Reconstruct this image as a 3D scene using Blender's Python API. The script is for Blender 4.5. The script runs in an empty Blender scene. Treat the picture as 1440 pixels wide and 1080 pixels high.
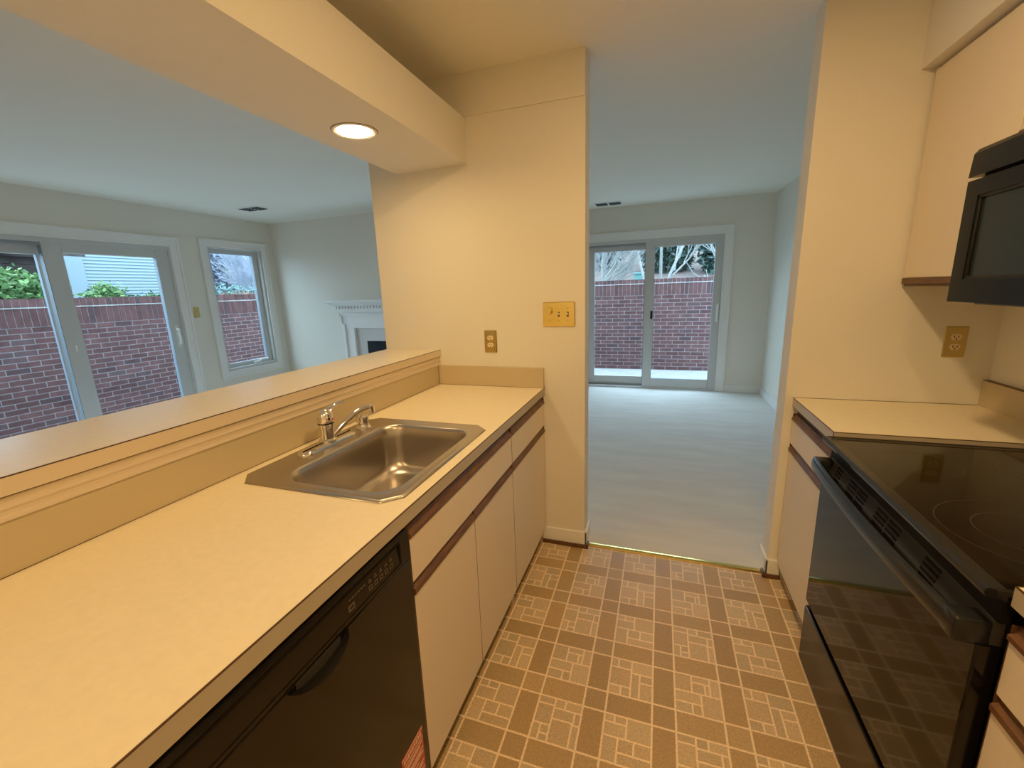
import bpy, bmesh, math, random
from mathutils import Vector, Matrix
SC = bpy.context.scene
C = SC.collection
PI = math.pi
rnd = random.Random(7)

# ------------------------------------------------------------------ materials
def mat(name, col, rough=.5, metal=0., bump=0., bscale=80., var=0., vscale=6., stretch=(1, 1, 1), spec=.5, attr=None, col2=None, coat=0.):
    m = bpy.data.materials.new(name); m.use_nodes = True
    nt = m.node_tree; N = nt.nodes; L = nt.links
    b = N['Principled BSDF']
    b.inputs['Base Color'].default_value = (*col, 1)
    b.inputs['Roughness'].default_value = rough
    b.inputs['Metallic'].default_value = metal
    b.inputs['Specular IOR Level'].default_value = spec
    if coat:
        b.inputs['Coat Weight'].default_value = coat; b.inputs['Coat Roughness'].default_value = .08
    tc = N.new('ShaderNodeTexCoord'); mp = N.new('ShaderNodeMapping')
    mp.inputs['Scale'].default_value = stretch
    L.new(tc.outputs['Object'], mp.inputs['Vector'])
    src = None
    if attr:
        a = N.new('ShaderNodeAttribute'); a.attribute_name = attr; src = a.outputs['Color']
    if var:
        n = N.new('ShaderNodeTexNoise'); n.inputs['Scale'].default_value = vscale; n.inputs['Detail'].default_value = 5
        L.new(mp.outputs['Vector'], n.inputs['Vector'])
        mr = N.new('ShaderNodeMapRange'); mr.inputs['From Min'].default_value = .3; mr.inputs['From Max'].default_value = .7
        L.new(n.outputs['Fac'], mr.inputs['Value'])
        if col2:
            mx = N.new('ShaderNodeMix'); mx.data_type = 'RGBA'
            mx.inputs['A'].default_value = (*col, 1); mx.inputs['B'].default_value = (*col2, 1)
            L.new(mr.outputs['Result'], mx.inputs['Factor']); src = mx.outputs['Result']
        else:
            mr.inputs['To Min'].default_value = 1 - var; mr.inputs['To Max'].default_value = 1 + var
            mx = N.new('ShaderNodeMix'); mx.data_type = 'RGBA'; mx.blend_type = 'MULTIPLY'; mx.inputs['Factor'].default_value = 1
            mx.inputs['A'].default_value = (*col, 1)
            if src: L.new(src, mx.inputs['A'])
            L.new(mr.outputs['Result'], mx.inputs['B']); src = mx.outputs['Result']
    if src: L.new(src, b.inputs['Base Color'])
    if bump:
        n = N.new('ShaderNodeTexNoise'); n.inputs['Scale'].default_value = bscale; n.inputs['Detail'].default_value = 3
        L.new(mp.outputs['Vector'], n.inputs['Vector'])
        bp = N.new('ShaderNodeBump'); bp.inputs['Strength'].default_value = bump; bp.inputs['Distance'].default_value = .01
        L.new(n.outputs['Fac'], bp.inputs['Height']); L.new(bp.outputs['Normal'], b.inputs['Normal'])
    return m

def emis(name, col, s):
    m = bpy.data.materials.new(name); m.use_nodes = True
    b = m.node_tree.nodes['Principled BSDF']
    b.inputs['Base Color'].default_value = (.8, .8, .8, 1)
    b.inputs['Emission Color'].default_value = (*col, 1); b.inputs['Emission Strength'].default_value = s
    return m

def glass(name):
    m = bpy.data.materials.new(name); m.use_nodes = True
    nt = m.node_tree; N = nt.nodes; L = nt.links
    N.remove(N['Principled BSDF'])
    t = N.new('ShaderNodeBsdfTransparent'); t.inputs['Color'].default_value = (.93, .97, .97, 1)
    g = N.new('ShaderNodeBsdfGlossy'); g.inputs['Roughness'].default_value = .01; g.inputs['Color'].default_value = (.9, .95, 1, 1)
    f = N.new('ShaderNodeFresnel'); f.inputs['IOR'].default_value = 1.25
    mx = N.new('ShaderNodeMixShader')
    L.new(f.outputs['Fac'], mx.inputs['Fac']); L.new(t.outputs[0], mx.inputs[1]); L.new(g.outputs[0], mx.inputs[2])
    L.new(mx.outputs[0], N['Material Output'].inputs['Surface'])
    return m

M = {}
M['wall'] = mat('wall_paint', (.74, .71, .625), .75, bump=.04, bscale=220)
M['ceil'] = mat('ceiling_paint', (.81, .78, .69), .8, bump=.05, bscale=180)
M['trim'] = mat('white_trim_paint', (.80, .80, .78), .4)
M['vinylframe'] = mat('white_vinyl_frame', (.54, .55, .54), .4)
M['track'] = mat('grey_track', (.25, .26, .27), .5)
M['weather'] = mat('grey_weatherstrip', (.17, .21, .25), .5)
M['counter'] = mat('almond_laminate', (.79, .70, .50), .38, bump=.015, bscale=300, var=.03, vscale=60)
M['bar'] = mat('almond_bar_laminate', (.75, .67, .49), .26, bump=.012, bscale=300, var=.03, vscale=60)
M['counteredge'] = mat('almond_laminate_edge', (.66, .55, .40), .4)
M['edge'] = mat('shaded_worktop_edge', (.42, .36, .26), .4)  # same laminate darkened: shade of the upright edge put into the colour
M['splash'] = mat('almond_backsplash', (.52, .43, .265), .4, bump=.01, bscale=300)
M['seam'] = mat('dark_laminate_seam', (.07, .03, .012), .5)
M['cab'] = mat('almond_cabinet_front', (.74, .64, .50), .42, bump=.02, bscale=350)
M['cabside'] = mat('cabinet_carcass', (.60, .50, .36), .6)
M['wood'] = mat('oak_pull', (.055, .021, .009), .45, var=.5, vscale=16, stretch=(7, 1, 7), col2=(.15, .062, .025))
M['kick_gap_shade'] = mat('dark_kick_gap_shade', (.06, .03, .016), .6)  # toe kicks, plus shade painted into cabinet gaps and around lamp trims
M['steel'] = mat('brushed_steel', (.50, .46, .41), .27, 1., bump=.02, bscale=400, stretch=(1, .08, 1))
M['chrome'] = mat('chrome', (.82, .80, .78), .07, 1.)
M['brass'] = mat('polished_brass', (.95, .72, .22), .16, 1.)
M['brassdull'] = mat('aged_brass', (.62, .47, .18), .3, 1.)
M['recept'] = mat('ivory_receptacle', (.80, .65, .36), .4)
M['slot'] = mat('dark_slot', (.006, .005, .004), .6, spec=.08)
M['black'] = mat('black_enamel', (.005, .004, .0035), .22, spec=.3)
M['blackgloss'] = mat('black_ceramic_glass', (.005, .004, .0035), .06, spec=.26)
M['blackglass'] = mat('oven_door_glass', (.005, .0042, .004), .06, spec=.22)
M['blackmatte'] = mat('black_plastic', (.006, .0055, .005), .4, spec=.25)
M['greypl'] = mat('charcoal_plastic', (.032, .031, .029), .32, spec=.35)
M['bluegrey'] = mat('slate_rim', (.012, .013, .016), .22, spec=.3)
M['micro'] = mat('microwave_black', (.006, .007, .009), .28, spec=.14)
M['microwin'] = mat('microwave_window', (.014, .020, .022), .25, spec=.35)
M['ring'] = mat('burner_ring_print', (.045, .038, .034), .3)
M['legend'] = mat('panel_legend', (.085, .06, .04), .5)
M['red'] = mat('red_sticker', (.48, .07, .035), .5)
M['cream'] = mat('sticker_print', (.75, .55, .40), .5)
M['reddot'] = mat('red_dot', (.6, .02, .015), .3)
M['lens'] = emis('lamp_lens', (1, .625, .255), 110.)
M['lensbright'] = emis('bright_lamp_lens', (1, .62, .255), 375.)
M['ringtrim'] = mat('lamp_trim', (.80, .76, .70), .4)
M['tile'] = mat('vinyl_tile', (.5, .4, .3), .42, attr='tint', var=.2, vscale=170, bump=.03, bscale=150)
M['carpet'] = mat('cream_carpet', (.71, .70, .67), 1., bump=.5, bscale=260, var=.07, vscale=3.2, stretch=(.7, 2.6, 1), spec=.05)
M['brick'] = mat('brick', (.3, .1, .1), .9, spec=.06, attr='tint', var=.22, vscale=9, bump=.4, bscale=60)
M['glass'] = glass('window_glass')
M['vent'] = mat('vent_white', (.72, .71, .68), .5)
M['ventdark'] = mat('vent_dark', (.03, .03, .03), .7)
M['concrete'] = mat('pale_concrete', (0.372, 0.372, 0.360), .9, bump=.2, bscale=40, var=.10, vscale=6, spec=.08)
M['earth'] = mat('leaf_litter', (.16, .125, .115), 1., var=.3, vscale=1.5, col2=(.10, .08, .075), bump=.5, bscale=8, spec=.08)
M['siding'] = mat('pale_siding', (.21, .275, .31), .6, spec=.08)
M['roof'] = mat('dark_roof', (.055, .045, .045), .9, var=.3, vscale=9, spec=.08)
M['darkwood'] = mat('dark_timber', (.045, .035, .032), .8, var=.3, vscale=5, spec=.08)
M['bark'] = mat('grey_bark', (.30, .315, .36), .9, var=.25, vscale=12, spec=.08)
M['bark2'] = mat('pale_bark', (0.264, 0.274, 0.264), .9, var=.2, vscale=12, spec=.08)
M['twig'] = mat('twig', (.33, .36, .43), .9, spec=.08)
M['leaf'] = mat('shrub_leaf', (.17, .34, .09), .55, attr='tint', spec=.1)
M['soot'] = mat('firebox_soot', (.008, .008, .008), .9)
M['slip'] = mat('fireplace_slip', (.62, .62, .60), .3)
M['teal'] = mat('teal_plastic', (.07, .22, .21), .5)

# ------------------------------------------------------------------ mesh helpers
def BM():
    return bmesh.new()

def box(bm, x0, x1, y0, y1, z0, z1, bev=0., seg=2):
    x0, x1 = sorted((x0, x1)); y0, y1 = sorted((y0, y1)); z0, z1 = sorted((z0, z1))
    v = [bm.verts.new(p) for p in ((x0, y0, z0), (x1, y0, z0), (x1, y1, z0), (x0, y1, z0), (x0, y0, z1), (x1, y0, z1), (x1, y1, z1), (x0, y1, z1))]
    fs = [bm.faces.new([v[i] for i in q]) for q in ((3, 2, 1, 0), (4, 5, 6, 7), (0, 1, 5, 4), (1, 2, 6, 5), (2, 3, 7, 6), (3, 0, 4, 7))]
    if bev > 0:
        es = set(e for f in fs for e in f.edges)
        bmesh.ops.bevel(bm, geom=list(es), offset=bev, segments=seg, profile=.5, affect='EDGES', clamp_overlap=True)
    return bm

def prism(bm, poly, axis, a, b):
    """extrude a 2D polygon: axis 'y' takes (x,z), axis 'x' takes (y,z), axis 'z' takes (x,y)"""
    def p(q, t):
        return {'y': (q[0], t, q[1]), 'x': (t, q[0], q[1]), 'z': (q[0], q[1], t)}[axis]
    A = [bm.verts.new(p(q, a)) for q in poly]; B = [bm.verts.new(p(q, b)) for q in poly]
    n = len(poly)
    bm.faces.new(A); bm.faces.new(B[::-1])
    for i in range(n):
        bm.faces.new((A[i], B[i], B[(i + 1) % n], A[(i + 1) % n]))
    return bm

def tube(bm, pts, rad, seg=12, cap=True):
    pts = [Vector(p) for p in pts]
    if not isinstance(rad, (list, tuple)): rad = [rad] * len(pts)
    rings = []; ref = None
    for i, p in enumerate(pts):
        d = (pts[min(i + 1, len(pts) - 1)] - pts[max(i - 1, 0)]).normalized()
        if ref is None: ref = Vector((0, 0, 1)) if abs(d.z) < .9 else Vector((1, 0, 0))
        u = ref - d * ref.dot(d)
        if u.length < 1e-5: u = d.orthogonal()
        u.normalize(); w = d.cross(u); ref = u
        rings.append([bm.verts.new(p + (u * math.cos(2 * PI * k / seg) + w * math.sin(2 * PI * k / seg)) * rad[i]) for k in range(seg)])
    for a, b in zip(rings, rings[1:]):
        for k in range(seg):
            bm.faces.new((a[k], a[(k + 1) % seg], b[(k + 1) % seg], b[k]))
    if cap:
        bm.faces.new(rings[0][::-1]); bm.faces.new(rings[-1])
    return bm

def lathe(bm, c, prof, seg=32, ax='z'):
    """prof: (radius, height) pairs; closed with a fan where radius is 0"""
    c = Vector(c); rings = []
    def pt(r, h, a):
        x, y = r * math.cos(a), r * math.sin(a)
        return c + Vector({'z': (x, y, h), 'y': (x, h, y), 'x': (h, x, y)}[ax])
    for r, h in prof:
        if r < 1e-6: rings.append([bm.verts.new(pt(0, h, 0))])
        else: rings.append([bm.verts.new(pt(r, h, 2 * PI * k / seg)) for k in range(seg)])
    for a, b in zip(rings, rings[1:]):
        for k in range(seg):
            k2 = (k + 1) % seg
            if len(a) == 1 and len(b) == 1: continue
            if len(a) == 1: bm.faces.new((a[0], b[k2], b[k]))
            elif len(b) == 1: bm.faces.new((a[k], a[k2], b[0]))
            else: bm.faces.new((a[k], a[k2], b[k2], b[k]))
    return bm

def loops(bm, rings, close_last=False):
    R = [[bm.verts.new(p) for p in r] for r in rings]
    n = len(R[0])
    for a, b in zip(R, R[1:]):
        for k in range(n):
            bm.faces.new((a[k], a[(k + 1) % n], b[(k + 1) % n], b[k]))
    if close_last: bm.faces.new(R[-1])
    return bm

def quad(bm, pts):
    return bm.faces.new([bm.verts.new(p) for p in pts])

def link(o):
    C.objects.link(o); return o

def obj(name, bm, m, parent=None, kind=None, smooth=True, ang=20):
    """bm is in world coordinates; the new object's own origin sits at its parent's base or at its own bottom centre"""
    bmesh.ops.recalc_face_normals(bm, faces=bm.faces)
    me = bpy.data.meshes.new(name); bm.to_mesh(me); bm.free()
    o = bpy.data.objects.new(name, me); link(o)
    if isinstance(m, (list, tuple)):
        for q in m: me.materials.append(M[q])
    else: me.materials.append(M[m])
    if parent is not None:
        r = parent
        while r.parent: r = r.parent
        me.transform(Matrix.Translation(-r.location)); o.parent = parent
    else:
        lo = [min(v.co[i] for v in me.vertices) for i in range(3)]; hi = [max(v.co[i] for v in me.vertices) for i in range(3)]
        loc = Vector(((lo[0] + hi[0]) / 2, (lo[1] + hi[1]) / 2, lo[2]))
        me.transform(Matrix.Translation(-loc)); o.location = loc
    if smooth:
        me.polygons.foreach_set('use_smooth', [True] * len(me.polygons)); me.set_sharp_from_angle(angle=math.radians(ang))
    if kind: o['kind'] = kind
    return o

def thing(name, loc, label=None, cat=None, group=None, kind=None):
    o = bpy.data.objects.new(name, None); link(o); o.location = loc; o.empty_display_size = .1
    return tag(o, label, cat, group, kind)

def tag(o, label=None, cat=None, group=None, kind=None):
    if label: o['label'] = label
    if cat: o['category'] = cat
    if group: o['group'] = group
    if kind: o['kind'] = kind
    return o

def B(name, m, parent, *a, bev=0., kind=None, seg=2):
    return obj(name, box(BM(), *a, bev=bev, seg=seg), m, parent, kind)

def S(name, m, *boxes, label=None, bev=0.):
    bm = BM()
    for b in boxes: box(bm, *b, bev=bev)
    o = obj(name, bm, m, None, 'structure')
    return o

# ------------------------------------------------------------------ key dimensions (metres)
YE = 2.150; TW = .12                      # kitchen end wall face and its thickness
ZC = 2.462
XW, YF = -5.26, 4.91                      # living room window wall, fireplace wall
XR, YD = 1.2824, 6.164                    # far room right wall and patio door wall
XK = 1.235                                # kitchen right wall
XF, CT = -.566, .914                      # left counter front edge, counter height
YB = -1.7                                 # wall behind the camera
XPL, XPR, XJ = -1.536, -.352, .5486

# ------------------------------------------------------------------ floors
def floor_pattern():
    bm = BM(); lay = bm.loops.layers.float_color.new('tint')
    def face(x0, x1, y0, y1, z, c):
        x0 = max(x0, X0); x1 = min(x1, X1); y0 = max(y0, Y0); y1 = min(y1, Y1)
        if x1 - x0 < .002 or y1 - y0 < .002: return
        f = quad(bm, ((x0, y0, z), (x1, y0, z), (x1, y1, z), (x0, y1, z)))
        for l in f.loops: l[lay] = (*c, 1)
    X0, X1, Y0, Y1 = -1.25, XK + .02, YB - .02, 2.18
    grout = (.86, .67, .45)
    face(X0, X1, Y0, Y1, -.0007, grout)
    P = [(0, .22, 0, .18), (.22, .48, 0, .18), (0, .48, .18, .48), (.48, 1, 0, .48), (0, .32, .48, 1), (.32, .65, .48, .77), (.65, 1, .48, .77), (.32, 1, .77, 1)]
    Q = [(0, .18, 0, .26), (.18, .5, 0, .26), (.5, 1, 0, .34), (0, .5, .26, .76), (0, .28, .76, 1), (.28, .5, .76, 1), (.5, .7, .34, 1), (.7, 1, .34, .56), (.7, 1, .56, 1)]
    R = [(0, .38, 0, .46), (.38, .78, 0, .18), (.38, .67, .18, .46), (.67, .78, .18, .46), (.78, 1, 0, .46), (0, .57, .46, .74), (0, .37, .74, 1), (.37, .57, .74, 1), (.57, 1, .46, 1)]
    T = [(0, .38, 0, .18), (.38, .62, 0, .22), (.62, 1, 0, .22), (0, .38, .18, .64), (.38, .86, .22, .47), (.86, 1, .22, .5), (.38, .84, .47, 1), (.84, 1, .5, 1), (0, .18, .64, 1), (.18, .38, .64, .84), (.18, .38, .84, 1)]
    g = .0034; px, py = .2285, .2362
    def tint(c):
        k = 1 + rnd.uniform(-.12, .12); h = rnd.uniform(-.025, .025)
        return (c[0] * k * (1 + h), c[1] * k, c[2] * k * (1 - h))
    band, cross, mos = (.41, .272, .125), (.425, .288, .14), (.535, .392, .228)
    for i in range(-6, 7):
        bx0 = .026 + px * i; bx1 = bx0 + .076; mx1 = bx0 + px            # band column then mosaic column to its right
        for j in range(-17, 4):
            ry0 = 1.683 + py * j; ry1 = ry0 + .079; my1 = ry0 + py        # band row then mosaic row beyond
            face(bx0 + g, bx1 - g, ry0 + g, ry1 - g, 0, tint(cross))
            face(bx0 + g, bx1 - g, ry1 + g, my1 - g, 0, tint(band))
            face(bx1 + g, mx1 - g, ry0 + g, ry1 - g, 0, tint(band))
            w, h = mx1 - bx1, my1 - ry1
            odd = i % 2; row = j % 2
            pat = {(0, 0): R, (0, 1): T, (1, 0): Q, (1, 1): P}[(odd, row)]
            for u0, u1, v0, v1 in pat:
                face(bx1 + u0 * w + g * .86, bx1 + u1 * w - g * .86, my1 - v1 * h + g * .86, my1 - v0 * h - g * .86, 0, tint(mos))
    return bm
fl = obj('floor', floor_pattern(), 'tile', None, 'structure', smooth=False)
bm = BM()
for x0, x1, y0, y1 in ((XW, -1.25, YB, 2.18), (XW, XR, 2.18, YF), (-1.9, XR, YF, YD)):
    quad(bm, ((x0, y0, .006), (x1, y0, .006), (x1, y1, .006), (x0, y1, .006)))
obj('floor_carpet', bm, 'carpet', None, 'structure', smooth=False)
bm = BM()
prism(bm, [(2.166, 0), (2.168, .006), (2.176, .0095), (2.186, .0095), (2.194, .007), (2.194, 0)], 'x', XPR + .008, XJ - .01)
tag(obj('threshold_strip', bm, 'brass'), 'polished brass carpet edging strip across the doorway where vinyl meets carpet', 'threshold strip')

# ------------------------------------------------------------------ walls and ceiling
S('ceiling', 'ceil', (XW - .2, XR + .2, YB - .2, YD + .2, ZC, ZC + .1))
def wall_x(name, x0, x1, y0, y1, holes, top=ZC):
    """a wall thin in x with openings (y0,y1,z0,z1)"""
    hs = sorted(holes); bm = BM(); y = y0
    for h in hs:
        box(bm, x0, x1, y, h[0], 0, top)
        if h[2] > 0: box(bm, x0, x1, h[0], h[1], 0, h[2])
        box(bm, x0, x1, h[0], h[1], h[3], top); y = h[1]
    box(bm, x0, x1, y, y1, 0, top)
    return obj(name, bm, 'wall', None, 'structure')
wall_x('wall_left', XW - .16, XW, YB, YF + .02, [(1.29, 3.515, 0, 2.055), (3.925, 4.70, .525, 2.095)])
S('wall_fireplace', 'wall', (XW - .16, -3.80, YF, YF + .14, 0, ZC), (-2.86, -1.9, YF, YF + .14, 0, ZC), (-3.80, -2.86, YF, YF + .14, .82, ZC), (-2.04, -1.9, YF + .14, YD + .02, 0, ZC))
S('wall_back', 'wall', (-1.9, -1.045, YD, YD + .16, 0, ZC), (.80, XR + .1, YD, YD + .16, 0, ZC), (-1.045, .80, YD, YD + .16, 2.035, ZC))
S('wall_right', 'wall', (XR, XR + .12, YE + TW, YD + .02, 0, ZC))
S('wall_kitchen_right', 'wall', (XK, XK + .12, YB, YE + .02, 0, ZC))
S('wall_kitchen_end', 'wall', (XPL, XPR, YE, YE + TW, 0, ZC), (XPL + .01, XPR - .0005, YE - .009, YE, 2.272, ZC))
S('wall_doorway_right', 'wall', (XJ, XR + .05, YE, YE + TW, 0, ZC))
S('wall_behind_camera', 'wall', (XW - .16, XR + .1, YB - .12, YB, 0, ZC))
S('wall_bar', 'wall', (-1.45, -1.207, -1.2, YE, 0, 1.074))
S('trim_1', 'wall', (-1.3624, -.9487, YB, YE, 2.0566, 2.267), (-1.3624, -1.33, YB, YE, 2.267, ZC))   # beam over the bar
S('trim_2', 'wall', (.868, XK, YB, YE, 2.157, ZC))                                               # soffit above the wall cabinets

def baseboard(name, segs):
    bm = BM(); sh = BM()
    for x0, x1, y0, y1, g in segs:
        box(bm, x0, x1, y0, y1, .0, .096, bev=.003)
        if g: box(sh, g[0], g[1], g[2], g[3], 0, .024, bev=.004)
    o = obj(name, bm, 'trim', None, 'structure')
    if len(sh.verts): obj('shoe_moulding', sh, 'wood', o)
    else: sh.free()
    return o
baseboard('baseboard_left', [(-.59, XPR + .012, YE - .012, YE, (-.59, XPR + .022, YE - .022, YE - .012)), (XPR, XPR + .012, YE - .012, YE + TW + .012, (XPR + .012, XPR + .022, YE - .022, YE + .03))])
baseboard('baseboard_right', [(XJ - .012, .60, YE - .012, YE, (XJ - .022, .60, YE - .022, YE - .012)), (XJ - .012, XJ, YE - .012, YE + TW + .012, (XJ - .022, XJ - .012, YE - .022, YE + .03))])
baseboard('baseboard_back', [(.845, XR, YD - .012, YD, None), (XR - .012, XR, YE + TW, YD, None), (-1.9, -1.13, YD - .012, YD, None)])
baseboard('baseboard_fireplace', [(XW, -4.2, YF - .012, YF, None), (-2.45, -1.9, YF - .012, YF, None), (XW, XW + .012, 3.61, YF, None)])

# ------------------------------------------------------------------ windows and patio doors
# local frame for openings: a along the wall, d into the room (positive = indoors), z up
def frame_fn(axis):
    if axis == 'left':     # wall at x = XW, room on +x
        return lambda a0, a1, d0, d1, z0, z1: (XW + d0, XW + d1, a0, a1, z0, z1)
    return lambda a0, a1, d0, d1, z0, z1: (a0, a1, YD - d1, YD - d0, z0, z1)

def rect_frame(bm, T, a0, a1, z0, z1, wl, wr, wb, wt, d0, d1, bev=.004):
    box(bm, *T(a0, a0 + wl, d0, d1, z0, z1), bev=bev)
    box(bm, *T(a1 - wr, a1, d0, d1, z0, z1), bev=bev)
    box(bm, *T(a0 + wl, a1 - wr, d0, d1, z1 - wt, z1), bev=bev)
    if wb: box(bm, *T(a0 + wl, a1 - wr, d0, d1, z0, z0 + wb), bev=bev)
    return bm

def pane(T, parent, a0, a1, d, z0, z1):
    x0, x1, y0, y1, zz0, zz1 = T(a0, a1, d, d, z0, z1)
    bm = BM()
    if abs(x1 - x0) < 1e-6: quad(bm, ((x0, y0, z0), (x0, y1, z0), (x0, y1, z1), (x0, y0, z1)))
    else: quad(bm, ((x0, y0, z0), (x1, y0, z0), (x1, y0, z1), (x0, y0, z1)))
    return obj('glass_pane', bm, 'glass', parent)

def casing(T, root, a0, a1, z0, z1, w, bottom=False):
    bm = BM()
    rect_frame(bm, T, a0, a1, z0, z1, w, w, w if bottom else 0, w, 0, .016, .004)
    e = .022
    rect_frame(bm, T, a0, a1, z0, z1, e, e, e if bottom else 0, e, .014, .026, .003)
    rect_frame(bm, T, a0 + w - .016, a1 - w + .016, z0 + (w - .016 if bottom else 0), z1 - w + .016, .016, .016, .016 if bottom else 0, .016, .012, .021, .003)
    return obj('casing', bm, 'trim', root)

def slider(name, T, c0, c1, ctop, cw, f0, f1, ftop, gl, gm, gr, zg, mirror=False):
    """c: outer casing; f: frame opening; gl=(a0,a1) fixed pane, gr=(a0,a1) sliding pane; zg pane heights"""
    loc = T((c0 + c1) / 2, (c0 + c1) / 2, 0, 0, 0, 0)
    root = thing(name, (loc[0], loc[2], 0), kind='structure')
    casing(T, root, c0, c1, 0, ctop, cw)
    bm = BM(); rect_frame(bm, T, f0, f1, 0, ftop, .035, .035, .03, .045, -.15, .004)
    obj('jamb_frame', bm, 'vinylframe', root)
    fx = BM(); rect_frame(fx, T, f0 + .035, gm[1], .03, ftop - .045, gl[0] - f0 - .035, gm[1] - gl[1], zg[0] - .03 + .01, ftop - .045 - zg[1] + .01, -.125, -.085)
    fixed = obj('fixed_panel', fx, 'vinylframe', root); pane(T, fixed, gl[0], gl[1], -.097, zg[0], zg[1])
    sl = BM(); rect_frame(sl, T, gm[0], f1 - .03, .026, ftop - .03, gr[0] - gm[0], f1 - .03 - gr[1], zg[0] - .026, ftop - .03 - zg[1] - .01, -.065, -.012)
    sld = obj('sliding_panel', sl, 'vinylframe', root); pane(T, sld, gr[0], gr[1], -.030, zg[0], zg[1] + .02)
    ws = BM(); box(ws, *T(gm[0] - .004, gm[0] + .001, -.066, -.014, .03, ftop - .03)); rect_frame(ws, T, gr[0] - .006, gr[1] + .006, zg[0] - .006, zg[1] + .026, .0065, .0065, .0065, .0065, -.064, -.0135, 0)
    obj('weatherstrip', ws, 'weather', sld)
    ws = BM(); rect_frame(ws, T, gl[0] - .006, gl[1] + .006, zg[0] - .006, zg[1] + .006, .0065, .0065, .0065, .0065, -.124, -.0865, 0)
    obj('weatherstrip', ws, 'weather', fixed)
    tr = BM(); box(tr, *T(f0 + .04, gm[0], -.08, -.01, ftop - .07, ftop - .045)); box(tr, *T(f0 + .04, gm[0], -.08, -.06, .03, .05))
    obj('track', tr, 'track', root)
    h = BM(); ha = (gr[1] + f1 - .03) / 2
    box(h, *T(ha - .016, ha + .016, -.012, -.004, .93, 1.17), bev=.003)
    box(h, *T(ha - .010, ha + .010, -.004, .035, .96, .985), bev=.004); box(h, *T(ha - .010, ha + .010, -.004, .035, 1.115, 1.14), bev=.004)
    box(h, *T(ha - .010, ha + .010, .022, .036, .96, 1.14), bev=.005)
    obj('handle', h, 'trim', sld)
    lt = BM(); box(lt, *T(gm[0] + .085, gm[0] + .115, -.03, -.008, .98, 1.09) if mirror else T(gm[0] + .06, gm[0] + .075, -.012, -.009, 1.0, 1.06), bev=.002)
    obj('latch', lt, 'blackmatte' if mirror else 'trim', sld)
    return root
TL = frame_fn('left'); TD = frame_fn('back')
slider('door_1', TL, 1.21, 3.60, 2.144, .10, 1.29, 3.515, 2.045, (1.42, 2.405), (2.42, 2.455), (2.56, 3.355), (.15, 1.905))
slider('door_2', TD, -1.125, .845, 2.135, .105, -1.045, .80, 2.03, (-.89, -.20), (-.205, -.14), (-.085, .645), (.15, 1.912), True)
w1 = thing('window_1', (XW, 4.315, .437), kind='structure')
casing(TL, w1, 3.84, 4.79, .437, 2.172, .092, True)
bm = BM(); rect_frame(bm, TL, 3.925, 4.70, .525, 2.095, .03, .03, .035, .03, -.14, .003); obj('jamb_frame', bm, 'vinylframe', w1)
bm = BM(); rect_frame(bm, TL, 3.955, 4.67, .56, 2.065, .045, .075, .055, .05, -.10, -.05); sash = obj('sash', bm, 'vinylframe', w1)
pane(TL, sash, 4.0, 4.595, -.062, .615, 2.015)
ws = BM(); rect_frame(ws, TL, 3.994, 4.601, .609, 2.021, .0065, .0065, .0065, .0065, -.098, -.052, 0); obj('weatherstrip', ws, 'weather', sash)
bm = BM(); box(bm, *TL(4.36, 4.46, -.05, -.02, .56, .59), bev=.004); tube(bm, [(XW - .03, 4.41, .585), (XW - .005, 4.45, .61), (XW + .0, 4.54, .612)], .008, 8); tube(bm, [(XW, 4.54, .612), (XW + .022, 4.545, .612)], .009, 8)
obj('crank_handle', bm, 'trim', w1)

# portals let the sky light the rooms through the openings
def portal(loc, rot, sx, sy):
    l = bpy.data.lights.new('sky_portal', 'AREA'); l.shape = 'RECTANGLE'; l.size = sx; l.size_y = sy
    l.cycles.is_portal = True
    o = bpy.data.objects.new('sky_portal', l); link(o); o.location = loc; o.rotation_euler = rot
portal((XW - .2, 2.4, 1.03), (0, -PI / 2, 0), 2.05, 2.2)
portal((XW - .2, 4.31, 1.31), (0, -PI / 2, 0), 1.55, .75)
portal((-.12, YD + .2, 1.02), (-PI / 2, 0, 0), 1.84, 2.0)

# ------------------------------------------------------------------ left counter run
ct = thing('kitchen_countertop', (-.89, .7, .876), 'long almond laminate countertop with the steel sink set in it', 'countertop')
bm = BM(); YN = -1.0
for x0, x1, y0, y1 in ((-1.207, XF - .0012, YN, .835), (-1.207, XF - .0012, 1.425, YE), (-1.207, -1.07, .835, 1.425), (-.635, XF - .0012, .835, 1.425)):
    box(bm, x0, x1, y0, y1, .876, CT)
obj('worktop', bm, 'counter', ct)
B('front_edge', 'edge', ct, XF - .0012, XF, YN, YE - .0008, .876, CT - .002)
bm = BM(); box(bm, XF - .0022, XF + .0003, YN, YE, CT - .0021, CT + .0003); box(bm, -.5662, -.5655, YE - .004, YE - .0006, .90, CT); obj('edge_seam', bm, 'seam', ct)
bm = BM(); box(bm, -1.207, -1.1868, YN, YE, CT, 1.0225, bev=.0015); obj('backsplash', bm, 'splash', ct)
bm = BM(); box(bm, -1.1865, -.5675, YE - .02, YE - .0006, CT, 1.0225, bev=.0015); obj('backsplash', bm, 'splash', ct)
bm = BM(); box(bm, -1.1868, -1.1858, YN, YE - .02, CT, CT + .0014); box(bm, -1.187, -1.186, YE - .0215, YE - .0195, CT, 1.022); box(bm, -1.186, -.568, YE - .021, YE - .02, CT, CT + .0016)
obj('caulk_line', bm, 'seam', ct)

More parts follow.
